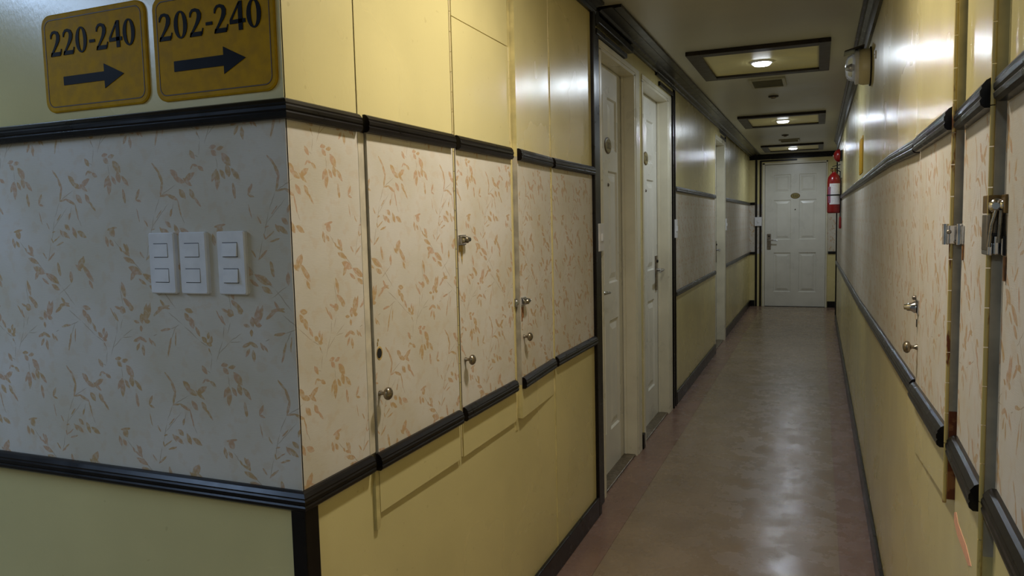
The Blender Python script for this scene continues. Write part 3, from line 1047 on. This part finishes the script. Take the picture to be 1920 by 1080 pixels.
# hinge leaves screwed on the near edges; rust has eaten the foot of the first
build('hinge_leaf', MB().box((XR - 0.0125, 1.3635, 0.940), (XR - 0.0005, 1.3652, 1.400)), EDGE, r1)
build('hinge_leaf', MB().box((XR - 0.0125, 1.3635, 1.400), (XR - 0.0005, 1.3652, 2.03)), EDGE_Y, r1)
build('hinge_leaf', MB().box((XR - 0.0125, 1.3630, 0.795), (XR - 0.0003, 1.3654, 0.940)), RUST, r1, label='rusted foot of the hinge leaf')
build('hinge_leaf', MB().box((XR - 0.0120, 1.0815, 0.82), (XR - 0.0005, 1.0832, 1.398)), EDGE, r2)
build('hinge_leaf', MB().box((XR - 0.0120, 1.0815, 0.30), (XR - 0.0005, 1.0832, 0.82)), EDGE_Y, r2)

knob(r1, XR - 0.0035, 1.868, 0.963, -1)
mb = MB().box((XR - 0.0075, 1.852, 1.038), (XR - 0.003, 1.893, 1.068))
h = build('hasp_lock', mb, CHROME, r1, bevel=0.001)
mb = MB().lathe((XR - 0.0075, 1.872, 1.052), (-1, 0.1, 0), [(0, 0.013), (0.004, 0.013), (0.010, 0.009), (0.018, 0.0085), (0.019, 0.006), (0.024, 0.0055), (0.025, 0.002)], 18)
build('lock_barrel', mb, CHROME, h)
build('hasp_screw', MB().lathe((XR - 0.007, 1.880, 1.072), (-1, 0, 0), [(0, 0.005), (0.006, 0.005), (0.008, 0.003)], 12), STEEL, h)
build('keyhole', MB().box((XR - 0.0045, 1.8915, 1.005), (XR - 0.002, 1.8975, 1.022)), SLOT, r1)

# peeled sliver of paint under the rail of this door
cs = [(1.3525, 0.778), (1.330, 0.7865), (1.307, 0.778), (1.216, 0.7790), (1.163, 0.771), (1.190, 0.760), (1.312, 0.757), (1.3525, 0.764)]
fx = lambda y, d: XR - (0.003 + (1.353 - y) / 0.27 * 0.010) - d
build('peeled_patch', MB().loft([[(fx(y, -0.0002), y, z) for y, z in cs], [(fx(y, 0.0006), y, z) for y, z in cs]], 0, False), PINK, r2)

# hasp bridging the first hinge strip (on door r2)
mb = MB().box((XR - 0.020, 1.3560, 1.209), (XR - 0.002, 1.3625, 1.238)).box((XR - 0.0235, 1.3560, 1.209), (XR - 0.0195, 1.380, 1.238))
mb.box((XR - 0.008, 1.325, 1.209), (XR - 0.004, 1.3560, 1.238))
h = build('hasp_lock', mb, CHROME, r2, bevel=0.0012)
mb = MB().tube([(XR - 0.0235, 1.366, 1.208), (XR - 0.0235, 1.366, 1.2405)], 0.0046, 14)
build('lock_barrel', mb, CHROME, h)
build('hinge_pin', MB().tube([(XR - 0.0075, 1.347, 1.208), (XR - 0.0075, 1.347, 1.2405)], 0.0040, 12), CHROME, h)
build('hasp_screw', MB().lathe((XR - 0.0205, 1.3555, 1.228), (0, -1, 0), [(0, 0.0035), (0.002, 0.0035), (0.003, 0.002)], 10).lathe((XR - 0.0100, 1.3555, 1.212), (0, -1, 0), [(0, 0.0035), (0.002, 0.0035), (0.003, 0.002)], 10), STEEL, h)
build('rust_mark', MB().box((XR - 0.006, 1.326, 1.185), (XR - 0.004, 1.333, 1.208)), STAIN, r2)

# long double hasp with plate over the second strip (on door r3)
mb = MB().box((XR - 0.0165, 1.0755, 1.2555), (XR + 0.001, 1.0800, 1.2777)).box((XR - 0.0185, 1.0755, 1.2555), (XR - 0.0145, 1.110, 1.2777))
mb.box((XR - 0.0070, 1.045, 1.2555), (XR - 0.003, 1.0760, 1.2777))
h = build('hasp_plate', mb, BRASS, r3, bevel=0.001)
mb = MB().lathe((XR - 0.010, 1.070, 1.2645), (-0.35, -1, 0), [(0, 0.0085), (0.004, 0.0092), (0.008, 0.0080), (0.011, 0.004)], 16)
mb.lathe((XR - 0.002, 1.063, 1.2650), (-0.35, -1, 0), [(0, 0.0070), (0.004, 0.0076), (0.008, 0.0060), (0.010, 0.003)], 14)
build('staple_knob', mb, CHROME, h)
h = build('hasp_lock', MB().box((XR - 0.0150, 1.0680, 1.2200), (XR - 0.0095, 1.0735, 1.2560)).box((XR - 0.0205, 1.0680, 1.2100), (XR - 0.0165, 1.100, 1.2540))
          .box((XR - 0.0045, 1.045, 1.2080), (XR + 0.0005, 1.070, 1.2540)), STEEL, r3, bevel=0.001)
mb = MB().box((XR - 0.0200, 1.0620, 1.2045), (XR - 0.0150, 1.1020, 1.2200)).box((XR - 0.0145, 1.0600, 1.2055), (XR - 0.0085, 1.068, 1.2290))
mb.box((XR - 0.0080, 1.0500, 1.2045), (XR + 0.0005, 1.066, 1.2260))
build('lock_body', mb, CHROME, h, bevel=0.0015)
mb = MB().tube([(XR - 0.0125, 1.0625, 1.259), (XR - 0.0165, 1.0625, 1.242), (XR - 0.0190, 1.0625, 1.215)], 0.0024, 10)
mb.tube([(XR - 0.0075, 1.0600, 1.259), (XR - 0.0085, 1.0600, 1.242), (XR - 0.0095, 1.0600, 1.220)], 0.0026, 10)
mb.tube([(XR - 0.0025, 1.0600, 1.259), (XR - 0.0005, 1.0600, 1.242), (XR - 0.0005, 1.0600, 1.215)], 0.0022, 10)
build('shackle', mb, NICKEL, h)
build('lock_slot', MB().box((XR - 0.0165, 1.0590, 1.2285), (XR - 0.0070, 1.0605, 1.2320)).box((XR - 0.0075, 1.0480, 1.2060), (XR - 0.0045, 1.0495, 1.2280)), SLOT, h)
build('rust_mark', MB().box((XR - 0.0065, 1.044, 1.175), (XR - 0.0045, 1.050, 1.204)), STAIN, r3)


# ------------------------------------------------------------------ direction signs
def rounded(P, x0, x1, z0, z1, r, d, n=7):
    pts = []
    for cx, cz, a0 in ((x1 - r, z1 - r, 0), (x0 + r, z1 - r, PI / 2), (x0 + r, z0 + r, PI), (x1 - r, z0 + r, 1.5 * PI)):
        for k in range(n + 1):
            a = a0 + PI / 2 * k / n
            pts.append(P(cx + r * math.cos(a), d, cz + r * math.sin(a)))
    return pts


def direction_sign(label, P, loc, w, h, text=None, tx=None, arrow=None):
    """P(u, d, v) with u, v measured from the lower left corner of the sign"""
    r = thing('direction_sign', loc, label, 'sign')
    mb = MB().loft([rounded(P, 0, w, 0, h, 0.024, 0), rounded(P, 0, w, 0, h, 0.024, 0.003), rounded(P, 0.003, w - 0.003, 0.003, h - 0.003, 0.022, 0.0042),
                    rounded(P, 0.010, w - 0.010, 0.010, h - 0.010, 0.016, 0.0042)], 0, False)
    build('plate', mb, GOLD, r)
    mb = MB().loft([rounded(P, 0.0095, w - 0.0095, 0.0095, h - 0.0095, 0.0165, 0.0042), rounded(P, 0.0100, w - 0.0100, 0.0100, h - 0.0100, 0.016, 0.0048),
                    rounded(P, 0.0115, w - 0.0115, 0.0115, h - 0.0115, 0.0145, 0.0048), rounded(P, 0.0120, w - 0.0120, 0.0120, h - 0.0120, 0.014, 0.0042)], 0, False, cap=False)
    build('border_line', mb, GOLD_D, r)
    if text:
        build('numerals', text_mesh(text, lambda u, d, z: P(u, d + 0.0042, z), *tx), INK, r)
    if arrow:
        x0, x1, xh, z, hw, hh = arrow
        pts = [(x0, z - hw), (xh, z - hw), (xh, z - hh), (x1, z), (xh, z + hh), (xh, z + hw), (x0, z + hw)]
        mb = MB().loft([[P(a, 0.0042, b) for a, b in pts], [P(a, 0.0052, b) for a, b in pts]], 0, False)
        build('arrow', mb, INK, r)
    return r


def sign_front(x0, z0):
    return lambda u, d, v: (x0 + u, YF - d, z0 + v)


direction_sign('gold wall sign reading 220-240 with a black arrow, left of its twin', sign_front(-1.456, 1.502), (-1.316, YF, 1.502), 0.281, 0.192,
               '220-240', (0.024, 0.110, 0.232, 0.050), (0.056, 0.220, 0.168, 0.0600, 0.0085, 0.0235))
direction_sign('gold wall sign reading 202-240 with a black arrow, nearest the wall corner', sign_front(-1.157, 1.500), (-1.017, YF, 1.500), 0.281, 0.192,
               '202-240', (0.015, 0.110, 0.240, 0.050), (0.048, 0.215, 0.165, 0.0615, 0.0095, 0.0240))
direction_sign('plain gold sign high on the right wall, seen edge on', lambda u, d, v: (XR - d, 4.29 + u, 1.48 + v), (XR, 4.43, 1.48), 0.33, 0.19)


# ------------------------------------------------------------------ light switches on the sign wall
def wall_switch(label, x0, x1, flush, group='light switches on the sign wall'):
    z0, z1 = 1.1385, 1.2555
    r = thing('light_switch', ((x0 + x1) / 2, YF, z0), label, 'light switch', group)
    P = sign_front(x0, z0)
    w, h = x1 - x0, z1 - z0
    mb = MB().loft([rounded(P, 0, w, 0, h, 0.004, 0), rounded(P, 0, w, 0, h, 0.004, 0.0065), rounded(P, 0.002, w - 0.002, 0.002, h - 0.002, 0.004, 0.009)], 0, False)
    build('cover_plate', mb, PLASTIC, r)
    for c0, c1 in ((0.185, 0.395), (0.595, 0.805)):
        a, b = 0.22 * w, 0.75 * w
        v1, v0 = h * (1 - c0), h * (1 - c1)
        e = 0.0012
        sl = MB().hexa([P(a - 0.0002, 0.0088, v0 - e), P(b + 0.0002, 0.0088, v0 - e), P(b + 0.0002, 0.0094, v0 - e), P(a - 0.0002, 0.0094, v0 - e),
                        P(a - 0.0002, 0.0088, v1 + e), P(b + 0.0002, 0.0088, v1 + e), P(b + 0.0002, 0.0094, v1 + e), P(a - 0.0002, 0.0094, v1 + e)])
        lo, hi = (0.0102, 0.0096) if flush else (0.0135, 0.0105)
        k = MB().hexa([P(a, 0.0094, v0), P(b, 0.0094, v0), P(b, lo, v0), P(a, lo, v0), P(a, 0.0094, v1), P(b, 0.0094, v1), P(b, hi, v1), P(a, hi, v1)])
        ro = build('rocker', k, PLASTIC, r, bevel=0.0006)
        build('rocker_gap', sl, SLOT, ro)
    return r


wall_switch('leftmost of the three white double light switches below the gold signs', -1.198, -1.133, True)
wall_switch('middle one of the three white double light switches below the gold signs', -1.121, -1.055, True)
wall_switch('white double light switch standing apart, nearest the wall corner', -1.029, -0.964, False)

# small bell-push plates on the door trims
def push_plate(label, lo, hi, n):
    mb = MB().box(lo, hi)
    r = thing('bell_push', ((lo[0] + hi[0]) / 2, (lo[1] + hi[1]) / 2, lo[2]), label, 'bell push')
    build('cover_plate', mb, PLASTIC, r, bevel=0.002)
    c = (Vector(lo) + Vector(hi)) / 2 + Vector(n) * (abs(Vector(hi) - Vector(lo)).dot(Vector([abs(a) for a in n])) / 2 if False else 0.008)
    s = Vector((0.012, 0.012, 0.016))
    for k in range(3):
        if n[k]:
            s[k] = 0.004
    build('button', MB().box(c - s, c + s), PLASTIC, r, bevel=0.001)
    return r


push_plate('small white bell push on the black trim left of the nearest room door', (XC + 0.0141, 3.145, 1.130), (XC + 0.0240, 3.215, 1.250), (1, 0, 0))
push_plate('small white bell push on the black trim after the second room door', (XC + 0.0141, 5.020, 1.140), (XC + 0.0240, 5.086, 1.262), (1, 0, 0))
push_plate('small white bell push on the black trim of the farthest left door', (XC + 0.0021, 8.088, 1.140), (XC + 0.0120, 8.154, 1.262), (1, 0, 0))
push_plate('cream bell push on the double trim left of the end door', (-0.838, YE - 0.024, 1.150), (-0.742, YE - 0.0141, 1.275), (0, -1, 0))


# ------------------------------------------------------------------ framed ceiling light panels
def ceiling_panel(y, label, led):
    r = thing('ceiling_light', (LAMP_X, y, CEIL), label, 'ceiling light', 'framed downlights along the corridor ceiling')
    x0, x1, y0, y1, w = -0.668, 0.052, y - 0.405, y + 0.405, 0.075
    z0 = CEIL - 0.022
    for lo, hi in (((x0, y0, z0), (x0 + w, y1, CEIL)), ((x1 - w * 0.75, y0, z0), (x1, y1, CEIL)),
                   ((x0 + w, y0, z0), (x1 - w * 0.75, y0 + w, CEIL)), ((x0 + w, y1 - w, z0), (x1 - w * 0.75, y1, CEIL))):
        build('frame_board', MB().box(lo, hi), BROWN, r, bevel=0.003)
    build('hatch_panel', MB().box((x0 + w, y0 + w, CEIL - 0.010), (x1 - w * 0.75, y1 - w, CEIL)), HATCH, r)
    R = lambda rad, z: [(LAMP_X + rad * math.cos(2 * PI * k / 28), y + rad * math.sin(2 * PI * k / 28), z) for k in range(28)]
    ring = build('lamp_ring', MB().loft([R(0.062, CEIL - 0.010), R(0.060, CEIL - 0.018), R(0.053, CEIL - 0.020), R(0.051, CEIL - 0.012)], 0, True, False), PLASTIC, r)
    build('lamp_disc', MB().loft([R(0.050, CEIL - 0.013), R(0.050, CEIL - 0.024), R(0.042, CEIL - 0.031), R(0.018, CEIL - 0.034)], 0, True), led, ring)
    return r


ceiling_panel(PANEL_Y[0], 'framed ceiling downlight over the cupboard wall, out of the picture', LEDW)
ceiling_panel(-1.0, 'added framed ceiling downlight behind the camera, out of the picture', LED)
ceiling_panel(PANEL_Y[1], 'largest framed ceiling downlight, nearest the camera in the corridor', LED)
ceiling_panel(PANEL_Y[2], 'middle framed ceiling downlight, between the nearest and the farthest', LED)
ceiling_panel(PANEL_Y[3], 'farthest framed ceiling downlight, just before the end door', LED)


def vent(y0, y1, label):
    r = thing('ceiling_vent', (-0.315, (y0 + y1) / 2, CEIL), label, 'ceiling vent')
    x0, x1 = -0.428, -0.205
    w = 0.02
    z0 = CEIL - 0.012
    mb = MB().box((x0, y0, z0), (x0 + w, y1, CEIL)).box((x1 - w, y0, z0), (x1, y1, CEIL)).box((x0 + w, y0, z0), (x1 - w, y0 + w, CEIL)).box((x0 + w, y1 - w, z0), (x1 - w, y1, CEIL))
    build('frame', mb, VENTM, r, bevel=0.002)
    build('duct_opening', MB().box((x0 + w, y0 + w, CEIL - 0.003), (x1 - w, y1 - w, CEIL)), SLOT, r)
    n = 9
    for k in range(n):
        y = y0 + w + (y1 - y0 - 2 * w) * (k + 0.5) / n
        mb = MB().hexa([(x0 + w, y - 0.014, CEIL - 0.014), (x1 - w, y - 0.014, CEIL - 0.014), (x1 - w, y + 0.010, CEIL - 0.004), (x0 + w, y + 0.010, CEIL - 0.004),
                        (x0 + w, y - 0.014, CEIL - 0.012), (x1 - w, y - 0.014, CEIL - 0.012), (x1 - w, y + 0.010, CEIL - 0.002), (x0 + w, y + 0.010, CEIL - 0.002)])
        build('slat', mb, VENTM, r)
    return r


vent(5.17, 5.50, 'slatted air vent behind the nearest ceiling downlight')
vent(9.25, 9.52, 'slatted air vent just before the farthest ceiling downlight')


def detector(x, y, label):
    r = thing('smoke_detector', (x, y, CEIL), label, 'detector')
    build('base', MB().lathe((x, y, CEIL), (0, 0, -1), [(0, 0.036), (0.006, 0.036), (0.009, 0.032)], 22), BROWN, r)
    build('sensor', MB().lathe((x, y, CEIL - 0.009), (0, 0, -1), [(0, 0.020), (0.008, 0.018), (0.011, 0.010)], 18), STEEL, r)
    return r


detector(-0.314, 5.95, 'small dark round detector on the ceiling after the nearest vent')
detector(-0.340, 8.77, 'small dark round detector between the two far downlights')

# tube lamp of the side hall (behind the camera)
r = thing('tube_lamp', (-2.5, 0.10, CEIL), 'long white tube lamp on the side hall ceiling, out of the picture', 'ceiling light')
build('housing', MB().box((-2.55, -0.47, CEIL - 0.03), (-2.45, 0.67, CEIL)), PLASTIC, r, bevel=0.004)
build('tube', MB().tube([(-2.5, -0.45, CEIL - 0.038), (-2.5, 0.65, CEIL - 0.038)], 0.008, 12), TUBE, r)

# ------------------------------------------------------------------ emergency lamp on the right wall
ey, ez = 3.77, 1.918
r = thing('emergency_lamp', (XR, ey, ez), 'rounded cream emergency lamp with a clear lens, high on the right wall', 'emergency lamp')


def sup(x, a, b, dz=0.0, n=32, e=2.15):
    pts = []
    for k in range(n):
        t = 2 * PI * k / n
        c, s_ = math.cos(t), math.sin(t)
        pts.append((x, ey + a * math.copysign(abs(c) ** (2 / e), c), ez + dz + b * math.copysign(abs(s_) ** (2 / e), s_)))
    return pts


build('gap_shadow', MB().loft([sup(XR, 0.075, 0.085), sup(XR - 0.006, 0.075, 0.085)], 0, False), SLOT, r)  # dark layer stands in for the shadow gap between housing and wall
build('housing', MB().loft([sup(XR - 0.006, 0.068, 0.078), sup(XR - 0.030, 0.068, 0.079), sup(XR - 0.044, 0.065, 0.075), sup(XR - 0.054, 0.058, 0.068), sup(XR - 0.058, 0.05, 0.06)], 0, True), LENS, r)
cl = build('collar', MB().loft([sup(XR - 0.050, 0.060, 0.073), sup(XR - 0.064, 0.062, 0.075), sup(XR - 0.066, 0.054, 0.066)], 0, True), PLASTIC, r)
build('lens', MB().loft([sup(XR - 0.060, 0.050, 0.060), sup(XR - 0.078, 0.048, 0.058), sup(XR - 0.094, 0.040, 0.050), sup(XR - 0.102, 0.026, 0.036), sup(XR - 0.105, 0.010, 0.015)], 0, True), GLASS, r)
build('lamp_bulb', MB().lathe((XR - 0.066, ey, ez), (-1, 0, 0), [(0, 0.012), (0.010, 0.016), (0.022, 0.010), (0.024, 0.003)], 14), CHROME, r)
mb = MB().hexa([(XR - 0.112, ey - 0.060, ez + 0.062), (XR - 0.030, ey - 0.060, ez + 0.080), (XR - 0.030, ey + 0.05, ez + 0.080), (XR - 0.112, ey + 0.05, ez + 0.062),
                (XR - 0.108, ey - 0.060, ez + 0.068), (XR - 0.030, ey - 0.060, ez + 0.088), (XR - 0.030, ey + 0.05, ez + 0.088), (XR - 0.108, ey + 0.05, ez + 0.068)])
build('hood', mb, BROWN, r, bevel=0.002)

r = thing('wall_cap', (XR, 3.44, 1.905), 'tiny white round cap on the right wall beside the emergency lamp', 'wall cap')
build('cap', MB().lathe((XR, 3.44, 1.905), (-1, 0, 0), [(0, 0.017), (0.004, 0.016), (0.006, 0.010)], 18), PLASTIC, r)
build('cap_screw', MB().lathe((XR - 0.006, 3.44, 1.905), (-1, 0, 0), [(0, 0.004), (0.0015, 0.003)], 10), STEEL, r)

# ------------------------------------------------------------------ alarm bell and fire extinguisher
by, bz = 8.0, 1.842
r = thing('alarm_bell', (XR, by, bz), 'round red fire alarm bell above the extinguisher', 'alarm bell')
build('back_box', MB().box((XR - 0.022, by - 0.045, bz - 0.05), (XR, by + 0.045, bz + 0.05)), RUBBER, r, bevel=0.004)
build('gong', MB().lathe((XR - 0.022, by, bz), (-1, 0, 0), [(0, 0.062), (0.008, 0.063), (0.024, 0.060), (0.040, 0.048), (0.052, 0.030), (0.057, 0.012), (0.058, 0.001)], 26), RED, r)
build('centre_bolt', MB().lathe((XR - 0.079, by, bz), (-1, 0, 0), [(0, 0.010), (0.005, 0.009), (0.007, 0.004)], 12), CHROME, r)

exx, exy = 0.140, 8.0
r = thing('fire_extinguisher', (exx, exy, 1.290), 'red fire extinguisher with a white label hanging on the right wall', 'fire extinguisher')
ZB = 1.290
body = [(0, 0.050), (0.006, 0.060), (0.018, 0.0625), (0.300, 0.0625), (0.330, 0.060), (0.355, 0.050), (0.375, 0.034), (0.388, 0.020), (0.400, 0.018)]
build('cylinder', MB().lathe((exx, exy, ZB), (0, 0, 1), body, 32), RED, r)


def band(z0, z1, rad, a0, a1, n=14):
    mb = MB()
    f = lambda a, z: (exx + rad * math.cos(a), exy + rad * math.sin(a), z)
    for k in range(n):
        a, b = a0 + (a1 - a0) * k / n, a0 + (a1 - a0) * (k + 1) / n
        mb.face([f(a, z0), f(b, z0), f(b, z1), f(a, z1)], 0, True)
    return mb


lb = build('label', band(ZB + 0.085, ZB + 0.285, 0.0634, -PI * 0.72, -PI * 0.20), LABELW, r)
build('label_stripe', band(ZB + 0.10, ZB + 0.255, 0.0640, -PI * 0.80, -PI * 0.66), LABELP, lb)
build('strap', band(ZB + 0.168, ZB + 0.181, 0.0650, -PI, PI, 32), RUBBER, r)
build('neck', MB().lathe((exx, exy, ZB + 0.395), (0, 0, 1), [(0, 0.018), (0.015, 0.020), (0.030, 0.016), (0.040, 0.012)], 18), BRASS, r)
mb = MB().hexa([(exx - 0.030, exy - 0.012, ZB + 0.428), (exx + 0.050, exy - 0.012, ZB + 0.425), (exx + 0.050, exy + 0.012, ZB + 0.425), (exx - 0.030, exy + 0.012, ZB + 0.428),
                (exx - 0.030, exy - 0.012, ZB + 0.436), (exx + 0.050, exy - 0.012, ZB + 0.433), (exx + 0.050, exy + 0.012, ZB + 0.433), (exx - 0.030, exy + 0.012, ZB + 0.436)])
mb.hexa([(exx - 0.018, exy - 0.010, ZB + 0.446), (exx + 0.055, exy - 0.010, ZB + 0.462), (exx + 0.055, exy + 0.010, ZB + 0.462), (exx - 0.018, exy + 0.010, ZB + 0.446),
         (exx - 0.018, exy - 0.010, ZB + 0.453), (exx + 0.055, exy - 0.010, ZB + 0.470), (exx + 0.055, exy + 0.010, ZB + 0.470), (exx - 0.018, exy + 0.010, ZB + 0.453)])
build('handle', mb, RUBBER, r, bevel=0.002)
build('gauge', MB().lathe((exx - 0.018, exy - 0.004, ZB + 0.415), (-0.6, -1, 0), [(0, 0.010), (0.010, 0.014), (0.014, 0.013)], 16), BRASS, r)
hs = build('hose', MB().tube([(exx + 0.02, exy, ZB + 0.415), (exx + 0.055, exy + 0.02, ZB + 0.40), (XR - 0.018, exy - 0.02, ZB + 0.36), (XR - 0.012, exy - 0.03, ZB + 0.22),
                              (XR - 0.012, exy - 0.03, ZB + 0.05), (XR - 0.014, exy - 0.03, ZB - 0.04)], 0.005, 10), RUBBER, r)
build('nozzle', MB().lathe((XR - 0.014, exy - 0.03, ZB - 0.035), (0, 0, -1), [(0, 0.007), (0.01, 0.010), (0.10, 0.012), (0.115, 0.008)], 14), RED, hs)
build('wall_bracket', MB().box((exx + 0.055, exy - 0.012, ZB + 0.12), (XR, exy + 0.012, ZB + 0.34)), STEEL, r)
